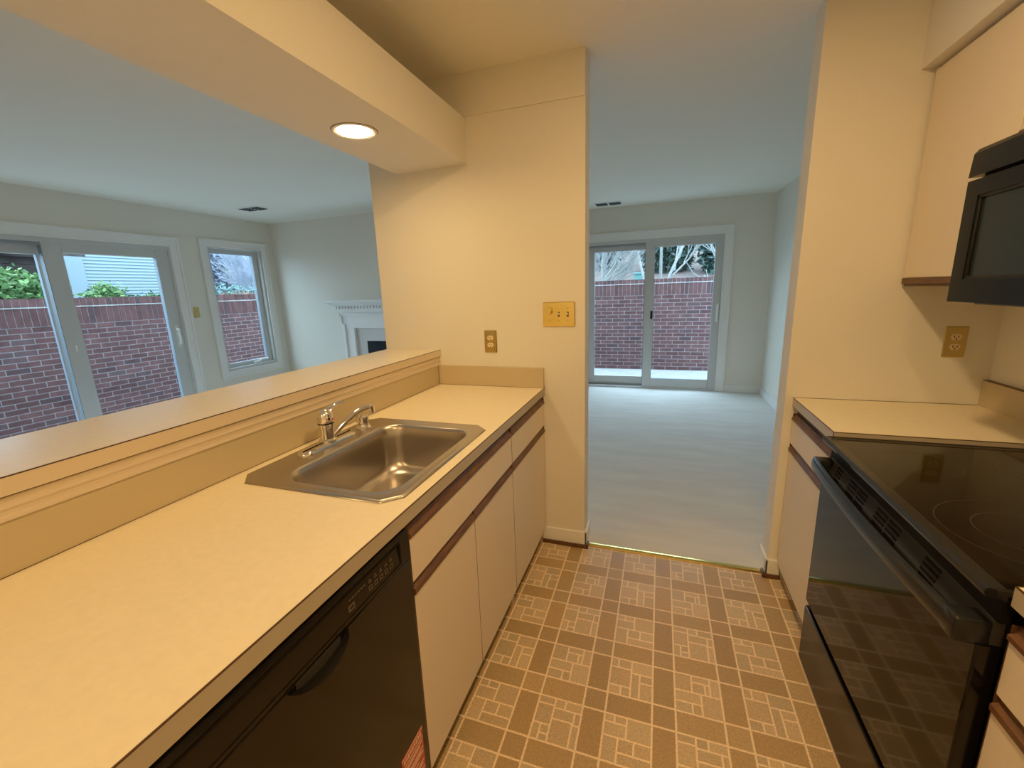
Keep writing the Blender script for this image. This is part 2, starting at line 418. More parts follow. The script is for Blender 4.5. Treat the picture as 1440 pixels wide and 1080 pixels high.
# bar ledge and its moulding
bar = thing('bar_ledge', (-1.35, .5, 1.074), 'raised almond laminate bar ledge behind the sink counter', 'bar top')
B('bar_top', 'bar', bar, -1.5245, -1.1752, YN - .1, YE - .0006, 1.074, 1.112)
B('front_edge', 'counteredge', bar, -1.1752, -1.174, YN - .1, YE - .0006, 1.0742, 1.1102)
B('edge_seam', 'seam', bar, -1.1762, -1.1737, YN - .1, YE - .0006, 1.1098, 1.1123)
bm = BM()
prism(bm, [(-1.2065, 1.023), (-1.1815, 1.023), (-1.1815, 1.027), (-1.184, 1.0285), (-1.1855, 1.034), (-1.1845, 1.042), (-1.181, 1.047), (-1.181, 1.050), (-1.184, 1.0525), (-1.1845, 1.06), (-1.182, 1.066), (-1.182, 1.0695), (-1.192, 1.0705), (-1.192, 1.0738), (-1.2065, 1.0738)], 'y', YN - .1, YE - .0006)
obj('moulding', bm, 'counteredge', bar, ang=20)
B('shadow_gap', 'seam', bar, -1.192, -1.1845, YN - .1, YE - .001, 1.0703, 1.0738)

# base cabinets
def pull(bm, x, sgn, y0, y1, z0, z1):
    """oak finger-pull strip: a bevelled lip with a groove; sgn = direction the face looks"""
    a = [(x - sgn * .02, z0), (x + sgn * .001, z0), (x + sgn * .004, z0 + .004), (x + sgn * .004, z0 + (z1 - z0) * .42), (x - sgn * .006, z0 + (z1 - z0) * .62), (x - sgn * .010, z1), (x - sgn * .02, z1)]
    return prism(bm, a, 'y', y0, y1)
XC = -.572
def base_cabinet(name, label, x, sgn, depth, y0, y1, fronts, doors, group=None, zr=(.825, .856), z2=(.664, .703)):
    xm = x - sgn * depth
    root = thing(name, ((x + xm) / 2, (y0 + y1) / 2, 0), label, 'cabinet', group)
    bm = BM(); xi = x - sgn * .02
    box(bm, xm, xi, y0, y0 + .016, .0, .8755); box(bm, xm, xi, y1 - .016, y1, .0, .8755)
    box(bm, xm, xm + sgn * .012, y0, y1, .0, .8755); box(bm, xm, xi, y0, y1, .085, .10)
    obj('carcass', bm, 'cabside', root)
    bm = BM(); box(bm, xi - sgn * .004, xi + sgn * .002, y0 + .0005, y1 - .0005, .10, .60); box(bm, xi - sgn * .004, xi + sgn * .002, y0 + .0005, y1 - .0005, .60, .8755) if 'sink' not in label else None
    for q in (y0, y1) + tuple(d[1] for d in doors): box(bm, xi - sgn * .004, xi + sgn * .002, max(y0, q - .006), min(y1, q + .006), .60, .8755)
    obj('gap_shade_backing', bm, 'kick_gap_shade', root)  # dark backing that paints in the shade seen through the front gaps
    g = .0026
    for ends, za, zz in (([d[1] for d in doors[:-1]], .090, z2[1] + .002), ([d[1] for d in fronts[:-1]], z2[1] + .002, zr[1])):
        for q in sorted(set([y0 + .0012, y1 - .0012] + ends)): B('joint_shadow', 'seam', root, xi, x - sgn * .0012, q - g, q + g, za, zz)
    B('toe_kick', 'kick_gap_shade', root, x - sgn * .055, x - sgn * .045, y0, y1, 0, .09)
    for f0, f1, nm in fronts:
        f = obj(nm, box(BM(), x - sgn * .02, x, f0 + .0024, f1 - .0024, z2[1], zr[0], bev=.0015), 'cab', root)
        bm = BM(); pull(bm, x, sgn, f0 + .0024, f1 - .0024, zr[0], zr[1]); obj('wood_pull', bm, 'wood', f)
    for f0, f1 in doors:
        f = obj('door', box(BM(), x - sgn * .02, x, f0 + .0024, f1 - .0024, .088, z2[0], bev=.0015), 'cab', root)
        bm = BM(); pull(bm, x, sgn, f0 + .0024, f1 - .0024, z2[0], z2[1]); obj('wood_pull', bm, 'wood', f)
    return root
base_cabinet('base_cabinet', 'two-door almond base cabinet with a wide false front below the sink', XC, 1, .60, .815, 1.606, [(.815, 1.606, 'false_front')], [(.815, 1.202), (1.202, 1.606)])
base_cabinet('base_cabinet', 'narrow single-door almond base cabinet between sink cabinet and doorway wall', XC, 1, .60, 1.608, 2.146, [(1.608, 2.146, 'drawer_front')], [(1.608, 2.146)])

# ------------------------------------------------------------------ sink
def rrect(x0, x1, y0, y1, r, z, n=8, chamfer=False):
    pts = []
    for cx, cy, a0 in ((x1 - r, y1 - r, 0), (x0 + r, y1 - r, PI / 2), (x0 + r, y0 + r, PI), (x1 - r, y0 + r, 3 * PI / 2)):
        for k in range(n + 1):
            t = k / n
            if chamfer:
                p0 = (cx + r * math.cos(a0), cy + r * math.sin(a0)); p1 = (cx + r * math.cos(a0 + PI / 2), cy + r * math.sin(a0 + PI / 2))
                pts.append((p0[0] + (p1[0] - p0[0]) * t, p0[1] + (p1[1] - p0[1]) * t, z))
            else:
                a = a0 + t * PI / 2; pts.append((cx + r * math.cos(a), cy + r * math.sin(a), z))
    return pts
sink = thing('kitchen_sink', (-.875, 1.13, .914), 'single-bowl stainless steel drop-in sink set in the almond counter', 'sink')
ox0, ox1, oy0, oy1 = -1.147, -.603, .812, 1.452
bx0, bx1, by0, by1 = -1.02, -.652, .862, 1.388
def ring_in(d, z, ch=.045): return rrect(ox0 + d, ox1 - d, oy0 + d, oy1 - d, ch - d * .4, z, chamfer=True)
def bowl(d, z, r=.075): return rrect(bx0 + d, bx1 - d, by0 + d, by1 - d, max(r - d * .3, .03), z)
rings = [ring_in(0, CT + .0006), ring_in(.001, CT + .004), ring_in(.005, CT + .0065), ring_in(.011, CT + .0065), ring_in(.016, CT + .0045), bowl(-.012, CT + .0045, .085), bowl(-.006, CT + .0038, .08), bowl(-.001, CT + .0), bowl(.003, CT - .012)]
for k in range(1, 5): rings.append(bowl(.003 + .004 * k, CT - .012 - .13 * k / 4))
zb = CT - .182
for k in range(1, 7):
    a = k / 6 * PI / 2
    rings.append(bowl(.019 + .045 * (1 - math.cos(a)), CT - .142 - .04 * math.sin(a), .085))
dc = (-.84, 1.125)
last = rings[-1]
def circ(r, z):
    out = []
    for p in last:
        a = math.atan2(p[1] - dc[1], p[0] - dc[0]); out.append((dc[0] + r * math.cos(a), dc[1] + r * math.sin(a), z))
    return out
mid = [((p[0] + q[0]) / 2, (p[1] + q[1]) / 2, zb - .003) for p, q in zip(last, circ(.05, 0))]
rings += [mid, circ(.058, zb - .006), circ(.05, zb - .009)]
bm = BM(); loops(bm, rings); obj('basin', bm, 'steel', sink, ang=50)
bm = BM(); lathe(bm, (dc[0], dc[1], zb - .009), [(.052, .0012), (.040, .0004), (.036, -.006), (.0, -.006)], 24); dr = obj('drain', bm, 'chrome', sink)

# faucet
fx, fy, fz = -1.092, 1.135, CT + .0045
fa = thing('kitchen_faucet', (fx, fy, fz), 'low chrome single-lever faucet with swivel spout behind the sink bowl', 'faucet')
bm = BM()
def plate(d, z): return rrect(fx - .029 + d, fx + .029 - d, fy - .128 + d, fy + .128 - d, .028 - d * .5, z)
loops(bm, [plate(0, fz), plate(0, fz + .006), plate(.004, fz + .011), plate(.012, fz + .013)], True); obj('base_plate', bm, 'chrome', fa, ang=50)
bm = BM(); lathe(bm, (fx, fy, fz + .010), [(.0, 0), (.031, 0), (.030, .008), (.024, .014), (.023, .045), (.026, .060), (.027, .066), (.0, .066)], 28); body = obj('body', bm, 'chrome', fa)
bm = BM(); lathe(bm, (fx, fy, fz + .0765), [(.0, 0), (.0272, 0), (.0275, .004), (.0, .004)], 28); obj('collar', bm, 'slot', body)
bm = BM(); lathe(bm, (fx, fy, fz + .0805), [(.0, 0), (.027, 0), (.0275, .018), (.024, .034), (.015, .045), (.0, .049)], 28)
lev = obj('lever', bm, 'chrome', fa, ang=60)
bm = BM(); rr = []
path = [(0, .004, .106), (.002, .018, .124), (.004, .036, .136), (.006, .054, .141), (.008, .070, .141), (.010, .082, .139)]
for i, (dx, dy, dz) in enumerate(path):
    wv = [.016, .014, .011, .009, .009, .010][i]; hv = [.012, .008, .005, .004, .004, .005][i]
    rr.append([(fx + dx + wv * math.cos(t * PI / 6), fy + dy - .3 * hv * math.sin(t * PI / 6), fz + dz - .006 + hv * math.sin(t * PI / 6)) for t in range(12)])
loops(bm, rr, True); obj('lever_arm', bm, 'chrome', lev, ang=60)
bm = BM(); lathe(bm, (fx + .0268, fy + .004, fz + .092), [(.0045, -.004), (.0045, .0012), (.0, .0016)], 12, 'x'); obj('temperature_dot', bm, 'reddot', lev)
bm = BM()
sp = [(.008, .018, .026), (.013, .045, .044), (.020, .082, .064), (.027, .118, .079), (.033, .145, .087), (.038, .170, .090), (.042, .188, .088)]
tube(bm, [(fx + a, fy + b, fz + c) for a, b, c in sp], [.0115, .0115, .011, .0105, .0105, .0115, .012], 14); spt = obj('spout', bm, 'chrome', fa, ang=50)
bm = BM(); lathe(bm, (fx + .044, fy + .194, fz + .062), [(.0, 0), (.0105, 0), (.0125, .006), (.0125, .03), (.010, .036), (.0, .038)], 18); obj('aerator', bm, 'chrome', spt)
sy = thing('side_sprayer', (-1.085, 1.318, fz), 'short chrome pull-out side sprayer standing beyond the faucet on the sink rim', 'sprayer')
bm = BM(); lathe(bm, (-1.085, 1.318, fz), [(.0, 0), (.030, 0), (.030, .005), (.025, .010), (.023, .018), (.0, .018)], 24); obj('holder', bm, 'chrome', sy)
bm = BM(); lathe(bm, (-1.085, 1.318, fz + .016), [(.0, 0), (.0215, 0), (.0235, .010), (.0225, .022), (.0245, .032), (.021, .041), (.0, .044)], 24); obj('spray_head', bm, 'chrome', sy)

# ------------------------------------------------------------------ dishwasher
dw = thing('dishwasher', (-.86, .512, 0), 'black built-in dishwasher under the left end of the sink counter', 'dishwasher')
D0, D1, XD = .205, .812, -.570
B('tub', 'blackmatte', dw, -1.19, -.60, D0 + .005, D1 - .005, .02, .866)
B('toe_panel', 'blackmatte', dw, -.60, -.590, D0 + .005, D1 - .005, 0.0, .085)
dr = B('door', 'black', dw, -.60, XD, D0 + .002, D1 - .001, .062, .779, bev=.004)
bm = BM(); prism(bm, [(-.60, .782), (XD + .001, .782), (XD + .001, .795), (XD - .002, .850), (XD - .008, .858), (-.60, .858)], 'y', D0 + .002, D1 - .001); cp = obj('control_panel', bm, 'black', dw)
bm = BM(); rect = lambda y0, y1, z0, z1, x, t=.0006: box(bm, x, x + t, y0, y1, z0, z1)
bm = BM(); box(bm, XD - .003, XD + .0016, D0 + .05, .772, .790, .793); box(bm, XD - .003, XD + .0006, D0 + .05, .772, .842, .8445); box(bm, XD - .003, XD + .002, .766, .772, .793, .842); obj('panel_rim', bm, 'slot', cp)
bm = BM()
yy = .590
box(bm, XD - .001, XD + .0012, .586, .604, .803, .806); box(bm, XD - .001, XD + .0012, .586, .604, .813, .816); box(bm, XD - .001, XD + .0012, .586, .589, .806, .813); box(bm, XD - .001, XD + .0012, .601, .604, .806, .813)
for k in range(6): box(bm, XD - .001, XD + .0008, .590 + k * .009, .596 + k * .009, .826, .8285)
for k in range(5):
    y = .650 + k * .019
    box(bm, XD - .001, XD + .0012, y, y + .012, .804, .806); box(bm, XD - .001, XD + .0012, y, y + .012, .812, .814); box(bm, XD - .001, XD + .0012, y, y + .002, .806, .812); box(bm, XD - .001, XD + .0012, y + .010, y + .012, .806, .812)
    box(bm, XD - .001, XD + .0008, y + .001, y + .011, .822, .8245); box(bm, XD - .001, XD + .0008, y + .003, y + .009, .8275, .829)
obj('button_legends', bm, 'legend', cp)
bm = BM()     # crescent pull below the panel
n = 20; out = []; inn = []
for k in range(n + 1):
    t = k / n; y = .425 + .150 * t; s = math.sin(PI * t)
    out.append((y, .776 - .036 * s ** .6)); inn.append((y, .776 - .022 * s ** .6))
rr = []
for (yo, zo), (yi, zi) in zip(out, inn):
    k = math.sin(PI * (yo - .425) / .150); dpt = .004 + .020 * k ** .5
    rr.append([(XD - .001, yo, zo), (XD + dpt * .7, yo, zo + .004), (XD + dpt, yo, (zo + zi) / 2 + .004), (XD + dpt * .7, yi, zi + .001), (XD - .001, yi, zi)])
loops(bm, rr); obj('handle', bm, 'slot', dr, ang=60)
B('finger_recess', 'greypl', dr, XD - .001, XD + .0006, .445, .555, .752, .776)
st = B('sticker', 'red', dr, XD - .0005, XD + .0006, .690, .788, .10, .283)
bm = BM()
x0, x1 = XD + .0004, XD + .0012
box(bm, x0, x1, .692, .787, .2775, .2795)
for k in range(9): box(bm, x0, x1, .698 + k * .0094, .7045 + k * .0094, .259 + (k % 2) * .002, .271)
box(bm, x0, x1, .692, .787, .249, .2515)
for k, (z, a, b) in enumerate([(.238, .698, .782), (.231, .698, .770), (.216, .698, .784), (.209, .698, .775), (.202, .698, .783), (.188, .698, .760), (.174, .698, .784), (.167, .698, .778), (.150, .698, .784), (.143, .698, .765), (.128, .698, .780)]):
    box(bm, x0, x1, a, b, z, z + .0035)
obj('print_lines', bm, 'cream', st)

# ------------------------------------------------------------------ outlets and switches
def outlet(name, label, x, y, z, m='brassdull', rec='recept', w=.072, h=.122):
    """duplex outlet on a wall facing -y; x, z centre"""
    r = thing(name, (x, y, z - h / 2), label, 'outlet')
    bm = BM(); box(bm, x - w / 2, x + w / 2, y - .006, y + .0, z - h / 2, z + h / 2, bev=.0058, seg=1); obj('cover_plate', bm, m, r, ang=20)
    for s in (-1, 1):
        bm = BM(); zc = z + s * .0195; rr = []
        for yo, k in ((-.0055, 1), (-.0075, 1), (-.008, .94)):
            rr.append([(x + .0172 * k * max(-.999, min(.999, 1.0 * math.cos(a))), y + yo, zc + .0142 * k * max(-.86, min(.86, math.sin(a)))) for a in [2 * PI * q / 24 for q in range(24)]])
        loops(bm, rr, True); f = obj('receptacle', bm, rec, r)
        bm = BM(); box(bm, x - .0078, x - .0052, y - .0085, y - .0075, zc - .002, zc + .0068); box(bm, x + .0052, x + .0078, y - .0085, y - .0075, zc - .001, zc + .006); lathe(bm, (x, y - .0075, zc - .0072), [(.0027, 0), (.0027, -.001), (.0, -.001)], 10, 'y'); obj('slots', bm, 'slot', f)
    bm = BM(); lathe(bm, (x, y - .006, z), [(.0032, 0), (.003, -.0012), (.0, -.0016)], 12, 'y'); obj('screw', bm, m, r)
    return r
outlet('wall_outlet', 'brass duplex outlet on the end wall above the sink counter', -.864, YE, 1.160)
outlet('wall_outlet', 'brass duplex outlet on the wall above the right counter, below the microwave', 1.107, YE, 1.167)

sw = thing('light_switch', (-.4845, YE, 1.2375), 'shiny brass triple plate with a dimmer knob and two toggles beside the doorway', 'light switch')
bm = BM(); box(bm, -.568, -.401, YE - .007, YE, 1.2375, 1.3625, bev=.0069, seg=1); obj('cover_plate', bm, 'brass', sw, ang=20)
bm = BM(); lathe(bm, (-.531, YE - .007, 1.318), [(.0, 0), (.019, 0), (.018, -.006), (.0155, -.016), (.013, -.018), (.0, -.018)], 24, 'y'); obj('dimmer_knob', bm, 'brass', sw)
for x in (-.4845, -.438):
    bm = BM(); box(bm, x - .0052, x + .0052, YE - .0078, YE - .0068, 1.288, 1.312); f = obj('toggle_slot', bm, 'slot', sw)
    bm = BM(); prism(bm, [(YE - .007, 1.294), (YE - .018, 1.304), (YE - .018, 1.309), (YE - .007, 1.304)], 'x', x - .0038, x + .0038); obj('toggle', bm, 'recept', f)
for x in (-.531, -.4845, -.438):
    for z in (1.270, 1.330):
        if x == -.531 and z == 1.330: continue
        bm = BM(); lathe(bm, (x, YE - .0068, z), [(.0034, 0), (.003, -.0014), (.0, -.0018)], 10, 'y'); obj('screw', bm, 'brassdull', sw)
sl = thing('light_switch', (XW, 3.672, 1.243), 'small brass switch plate between the patio door and the narrow window', 'light switch')
bm = BM(); box(bm, XW, XW + .006, 3.636, 3.708, 1.243, 1.365, bev=.004, seg=1); obj('cover_plate', bm, 'brassdull', sl, ang=20)
bm = BM(); box(bm, XW + .005, XW + .016, 3.668, 3.676, 1.30, 1.315, bev=.002); obj('toggle', bm, 'recept', sl)

# ------------------------------------------------------------------ recessed lamps, vents
def downlight(y, label, x=-1.155, z=2.0566, lens='lens'):
    r = thing('recessed_light', (x, y, z - .003), label, 'light')
    bm = BM(); lathe(bm, (x, y, z), [(.086, 0), (.085, -.0035), (.078, -.005), (.069, -.003), (.0665, .004)], 40); obj('trim_ring', bm, 'ringtrim', r)
    bm = BM(); lathe(bm, (x, y, z), [(.0885, .0), (.0875, -.0012), (.0855, -.0012)], 40); obj('ring_shadow_line', bm, 'kick_gap_shade', r)  # dark ring standing in for the shadow gap around the trim
    bm = BM(); lathe(bm, (x, y, z - .001), [(.067, 0), (.05, -.0028), (.0, -.004)], 40); obj('lens', bm, lens, r)
downlight(1.548, 'lit round recessed light in the underside of the beam')
downlight(-.95, 'lit round recessed light in the beam, unseen, nearer the camera')  # unseen beam lamps, this and the next, kept for the light they give
downlight(-1.55, 'lit round recessed light in the beam, unseen behind the camera')
downlight(.98, 'lit round recessed light in the kitchen ceiling over the aisle', .13, ZC, 'lensbright')
downlight(-.8, 'lit round recessed light in the kitchen ceiling, unseen behind the camera', .13, ZC, 'lensbright')  # second ceiling lamp, out of view, kept for its light

def vent(x, y, w, d, label, dark):
    r = thing('ceiling_vent', (x, y, ZC - .008), label, 'air vent')
    bm = BM(); box(bm, x - w / 2, x + w / 2, y - d / 2, y + d / 2, ZC - .006, ZC, bev=.003); obj('frame', bm, 'vent', r)
    for s in (-1, 1):
        xa, xb = sorted((x + s * .012, x + s * (w / 2 - .018)))
        f = B('louvre_bank', 'ventdark' if s in dark else 'vent', r, xa, xb, y - d / 2 + .02, y + d / 2 - .02, ZC - .0075, ZC - .0055)
        bm = BM()
        for k in range(4):
            yy = y - d / 2 + .028 + k * (d - .056) / 3
            prism(bm, [(yy - .005, ZC - .0075), (yy + .006, ZC - .013), (yy + .008, ZC - .012), (yy - .003, ZC - .0068)], 'x', xa, xb)
        obj('louvre', bm, 'vent' if s not in dark else 'ventdark', f)
vent(-.665, 5.85, .34, .18, 'ceiling vent near the far patio door wall, seen through the doorway', (1, -1))
vent(-4.51, 4.02, .32, .18, 'ceiling vent over the living room above the narrow window', (-1, 1))

# ------------------------------------------------------------------ right side: counters and cabinets
XQ = .585
base_cabinet('base_cabinet', 'narrow almond base cabinet between the doorway and the black range', XQ, -1, .645, 1.668, 2.146, [(1.668, 2.146, 'drawer_front')], [(1.668, 2.146)], zr=(.812, .842))
rc = thing('kitchen_countertop', (.9, 1.9, .876), 'short almond countertop piece between the range and the doorway wall', 'countertop')
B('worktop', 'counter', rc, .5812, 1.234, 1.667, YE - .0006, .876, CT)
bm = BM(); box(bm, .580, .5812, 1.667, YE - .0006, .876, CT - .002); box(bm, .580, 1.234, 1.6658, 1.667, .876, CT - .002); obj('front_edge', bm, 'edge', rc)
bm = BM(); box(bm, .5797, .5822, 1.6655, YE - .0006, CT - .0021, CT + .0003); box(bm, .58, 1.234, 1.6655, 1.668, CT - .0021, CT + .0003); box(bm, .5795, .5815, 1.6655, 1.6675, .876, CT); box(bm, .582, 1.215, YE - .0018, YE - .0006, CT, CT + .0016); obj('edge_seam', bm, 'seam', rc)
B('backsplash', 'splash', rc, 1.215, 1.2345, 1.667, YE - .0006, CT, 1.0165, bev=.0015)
B('splash_cap', 'wood', rc, 1.2145, 1.2345, 1.667, YE - .003, 1.0165, 1.0185)
base_cabinet('base_cabinet', 'almond base cabinet with wood pulls on the near side of the range', XQ, -1, .645, -.30, .852, [(-.30, .275, 'drawer_front'), (.275, .852, 'drawer_front')], [(-.30, .275), (.275, .852)], zr=(.812, .842))
rn = thing('kitchen_countertop', (.9, .28, .876), 'almond countertop corner on the near side of the range', 'countertop')
B('worktop', 'counter', rn, .5812, 1.234, -.31, .854, .876, CT)
bm = BM(); box(bm, .580, .5812, -.31, .854, .876, CT - .002); box(bm, .580, 1.234, .854, .8552, .876, CT - .002); obj('front_edge', bm, 'edge', rn)
bm = BM(); box(bm, .5797, .5822, -.31, .8555, CT - .0021, CT + .0003); box(bm, .58, 1.234, .853, .8555, CT - .0021, CT + .0003); obj('edge_seam', bm, 'seam', rn)

# wall cabinets
def wall_cabinet(label, y0, y1, z0, z1, doors):
    r = thing('wall_cabinet', (1.07, (y0 + y1) / 2, z0), label, 'cabinet')
    B('carcass', 'cabside', r, .926, 1.234, y0, y1, z0, z1)
    for d0, d1 in doors:
        f = B('door', 'cab', r, .906, .926, d0 + .0015, d1 - .0015, z0 + .001, z1 - .006, bev=.0015)
        bm = BM(); box(bm, .900, .926, d0 + .0015, d1 - .0015, z0 - .022, z0, bev=.002); box(bm, .910, .930, d0 + .004, d1 - .002, z0 - .031, z0 - .022, bev=.002)
        obj('wood_pull', bm, 'wood', f)
wall_cabinet('tall almond wall cabinet with wood bottom pull beside the doorway wall', 1.652, 2.137, 1.42, 2.150, [(1.652, 2.137)])
wall_cabinet('short almond wall cabinet directly above the black microwave', .862, 1.650, 1.800, 2.150, [(.862, 1.256), (1.256, 1.650)])

# ------------------------------------------------------------------ microwave
mw = thing('microwave', (1.02, 1.255, 1.345), 'black over-the-range microwave under the short wall cabinet', 'microwave')
m0, m1, XM = .868, 1.648, .812
B('case', 'micro', mw, .842, 1.232, m0 + .004, m1 - .004, 1.35, 1.762, bev=.003)
B('underside_panel', 'greypl', mw, .86, 1.21, m0 + .03, m1 - .03, 1.340, 1.351, bev=.003)
bm = BM(); prism(bm, [(.843, 1.690), (XM - .001, 1.690), (XM + .003, 1.752), (XM + .012, 1.764), (.843, 1.764)], 'y', m0, m1); vg = obj('vent_grille', bm, 'micro', mw)
bm = BM()
md0 = 1.05
rect_parts = ((md0, m1, 1.637, 1.680), (md0, m1, 1.349, 1.413), (m1 - .052, m1, 1.413, 1.637), (md0, md0 + .06, 1.413, 1.637))
for y0, y1, z0, z1 in rect_parts: box(bm, XM, .842, y0, y1, z0, z1)
md = obj('door', bm, 'micro', mw)
bm = BM(); prism(bm, [(XM, 0), (XM, 0)] and [(m1, 1.349), (m1 + .0, 1.349), (m1, 1.68)], 'x', XM, XM + .001) if False else None
B('door_window', 'microwin', md, XM + .010, XM + .014, md0 + .05, m1 - .045, 1.405, 1.645)
bm = BM(); y0, y1, z0, z1 = md0 + .055, m1 - .048, 1.4095, 1.6405
for a in ((y0, y1, z0, z0 + .012), (y0, y1, z1 - .012, z1), (y0, y0 + .012, z0, z1), (y1 - .012, y1, z0, z1)): box(bm, XM + .003, XM + .011, *a, bev=.003)
obj('window_gasket', bm, 'blackmatte', md)
c = B('control_panel', 'micro', mw, XM + .001, .842, m0, md0 - .003, 1.349, 1.680, bev=.003)
bm = BM()
for i in range(3):
    for j in range(6): box(bm, XM - .0005, XM + .0015, m0 + .03 + i * .045, m0 + .06 + i * .045, 1.38 + j * .035, 1.402 + j * .035, bev=.001)
obj('keypad', bm, 'greypl', c)
bm = BM(); tube(bm, [(XM, md0 + .03, 1.62), (XM - .03, md0 + .03, 1.60), (XM - .036, md0 + .03, 1.51), (XM - .03, md0 + .03, 1.42), (XM, md0 + .03, 1.40)], .009, 10); obj('handle', bm, 'micro', md)

# ------------------------------------------------------------------ range
rg = thing('electric_range', (.88, 1.252, 0), 'black freestanding electric range with smooth glass cooktop, right of the aisle', 'range')
r0, r1 = .860, 1.655; XO = .556
B('body', 'black', rg, .592, 1.20, r0 + .004, r1 - .004, .012, .874)
bm = BM(); box(bm, .575, 1.205, r0, r1, .874, .9, bev=.0025); ck = obj('cooktop', bm, 'blackgloss', rg)
bm = BM(); prism(bm, [(.577, .8995), (.552, .9015), (.5465, .899), (.5445, .892), (.548, .884), (.577, .880)], 'y', r0 - .001, r1 + .001); obj('front_rim', bm, 'bluegrey', ck, ang=25)
for q in (r0, r1): B('side_rim', 'bluegrey', ck, .56, 1.205, q - .004, q + .004, .89, .9012, bev=.001)
def flat_ring(bm, x, y, r, w=.0015, z=.90025):
    n = 64; A = [bm.verts.new((x + r * math.cos(2 * PI * k / n), y + r * math.sin(2 * PI * k / n), z)) for k in range(n)]
    Bv = [bm.verts.new((x + (r - w) * math.cos(2 * PI * k / n), y + (r - w) * math.sin(2 * PI * k / n), z)) for k in range(n)]
    for k in range(n): bm.faces.new((A[k], A[(k + 1) % n], Bv[(k + 1) % n], Bv[k]))
for x, y, rs in ((.742, 1.078, (.150, .092)), (.725, 1.462, (.092,)), (1.02, 1.075, (.09,)), (1.02, 1.44, (.12,))):
    bm = BM()
    for q in rs: flat_ring(bm, x, y, q)
    obj('burner_ring', bm, 'ring', ck)
B('backguard', 'black', rg, 1.15, 1.215, r0, r1, .895, 1.08, bev=.008)
# vent trim above the door, with slots
bm = BM(); prism(bm, [(.592, .776), (.566, .776), (.566, .790), (.578, .832), (.592, .832)], 'y', r0 + .012, r1 - .012); vt = obj('vent_trim', bm, 'greypl', rg, smooth=False)
B('shadow_gap', 'slot', rg, .576, .593, r0 + .004, r1 - .004, .833, .882)
bm = BM()
def slot_group(y0, y1):
    for k in range(4):
        z = .782 + k * .0118; xx = .566 + max(0, z - .790) * (.012 / .042)
        obj('vent_slot', box(BM(), xx - .0008, xx + .004, y0, y1, z, z + .0062), 'slot', vt)
for a, b in ((1.535, 1.575), (1.425, 1.478), (1.362, 1.415), (1.245, 1.300), (1.180, 1.235), (1.020, 1.075)): slot_group(a, b)
bm = BM(); box(bm, XO, .592, r0 + .006, r1 - .004, .262, .781, bev=.004); dor = obj('oven_door', bm, 'blackglass', rg)
bm = BM(); rr = []
n = 24
for k in range(n + 1):
    t = k / n; y = r0 + .020 + (r1 - r0 - .020) * t; s = max(0, math.sin(PI * t)) ** .7
    xo = .523 - .018 * s; xi = xo + .018 + .004 * (1 - s)
    rr.append([(xi, y, .786), (xo + .010, y, .776), (xo + .001, y, .788), (xo, y, .806), (xo + .004, y, .822), (xo + .012, y, .826), (xi, y, .820)])
loops(bm, rr, True); bm.faces.new([v for v in bm.verts][:7][::-1])
for y0, y1, q in ((r0 + .010, r0 + .052, .5225), (r1 - .040, r1, .53)): box(bm, q, XO + .02, y0, y1, .776, .8265, bev=.005)
obj('handle', bm, 'bluegrey', dor, ang=50)
bm = BM(); box(bm, XO, .60, r0 + .006, r1 - .004, .012, .238, bev=.004); obj('storage_drawer', bm, 'black', rg)
B('drawer_gap', 'slot', rg, .575, .594, r0 + .006, r1 - .004, .238, .263)

# ------------------------------------------------------------------ fireplace
fp = thing('fireplace', (-3.33, YF, 0), 'white mantel fireplace with dentil shelf on the far living room wall', 'fireplace')
cx = -3.33
def sym(bm, a, b, y0, y1, z0, z1, bev=.003):
    """a..b measured outwards from the centre line on both sides"""
    box(bm, cx - b, cx - a, y0, y1, z0, z1, bev=bev); box(bm, cx + a, cx + b, y0, y1, z0, z1, bev=bev)
bm = BM()
box(bm, cx - .985, cx + .985, YF - .20, YF - .0005, 1.348, 1.374, bev=.005)
for k, (w, d, z0, z1) in enumerate([(.955, .170, 1.330, 1.348), (.935, .140, 1.315, 1.330), (.915, .115, 1.300, 1.315)]): box(bm, cx - w, cx + w, YF - d, YF - .0005, z0, z1, bev=.005)
obj('mantel_shelf', bm, 'trim', fp)
bm = BM()
k = -.87
while k < .875:
    box(bm, cx + k - .014, cx + k + .014, YF - .105, YF - .06, 1.265, 1.298); k += .05
obj('dentil_row', bm, 'trim', fp)
bm = BM(); box(bm, cx - .87, cx + .87, YF - .075, YF - .0005, 1.215, 1.302, bev=.003); box(bm, cx - .84, cx + .84, YF - .06, YF - .0005, 1.0, 1.216, bev=.003); obj('frieze', bm, 'trim', fp)
bm = BM(); sym(bm, .63, .80, YF - .06, YF - .0005, 0, 1.0)
rect = [(.80, .84, 1.06, 1.19), (.76, .80, 0, 1.06)]
for a, b, z0, z1 in rect: sym(bm, a, b, YF - .085, YF - .055, z0, z1)
sym(bm, .62, .66, YF - .075, YF - .055, 0, 1.01); box(bm, cx - .66, cx + .66, YF - .075, YF - .055, 1.0, 1.035, bev=.003); box(bm, cx - .84, cx + .84, YF - .085, YF - .055, 1.165, 1.195, bev=.003)
obj('surround', bm, 'trim', fp)
bm = BM(); sym(bm, .47, .63, YF - .02, YF - .0005, 0, .999, .001); box(bm, cx - .47, cx + .47, YF - .02, YF - .0005, .82, .999); obj('slip', bm, 'slip', fp)
bm = BM()
box(bm, cx - .469, cx - .44, YF - .015, YF + .45, 0, .819); box(bm, cx + .44, cx + .469, YF - .015, YF + .45, 0, .819); box(bm, cx - .469, cx + .469, YF + .42, YF + .45, 0, .819); box(bm, cx - .469, cx + .469, YF - .012, YF + .45, .80, .819)
obj('firebox', bm, 'soot', fp)
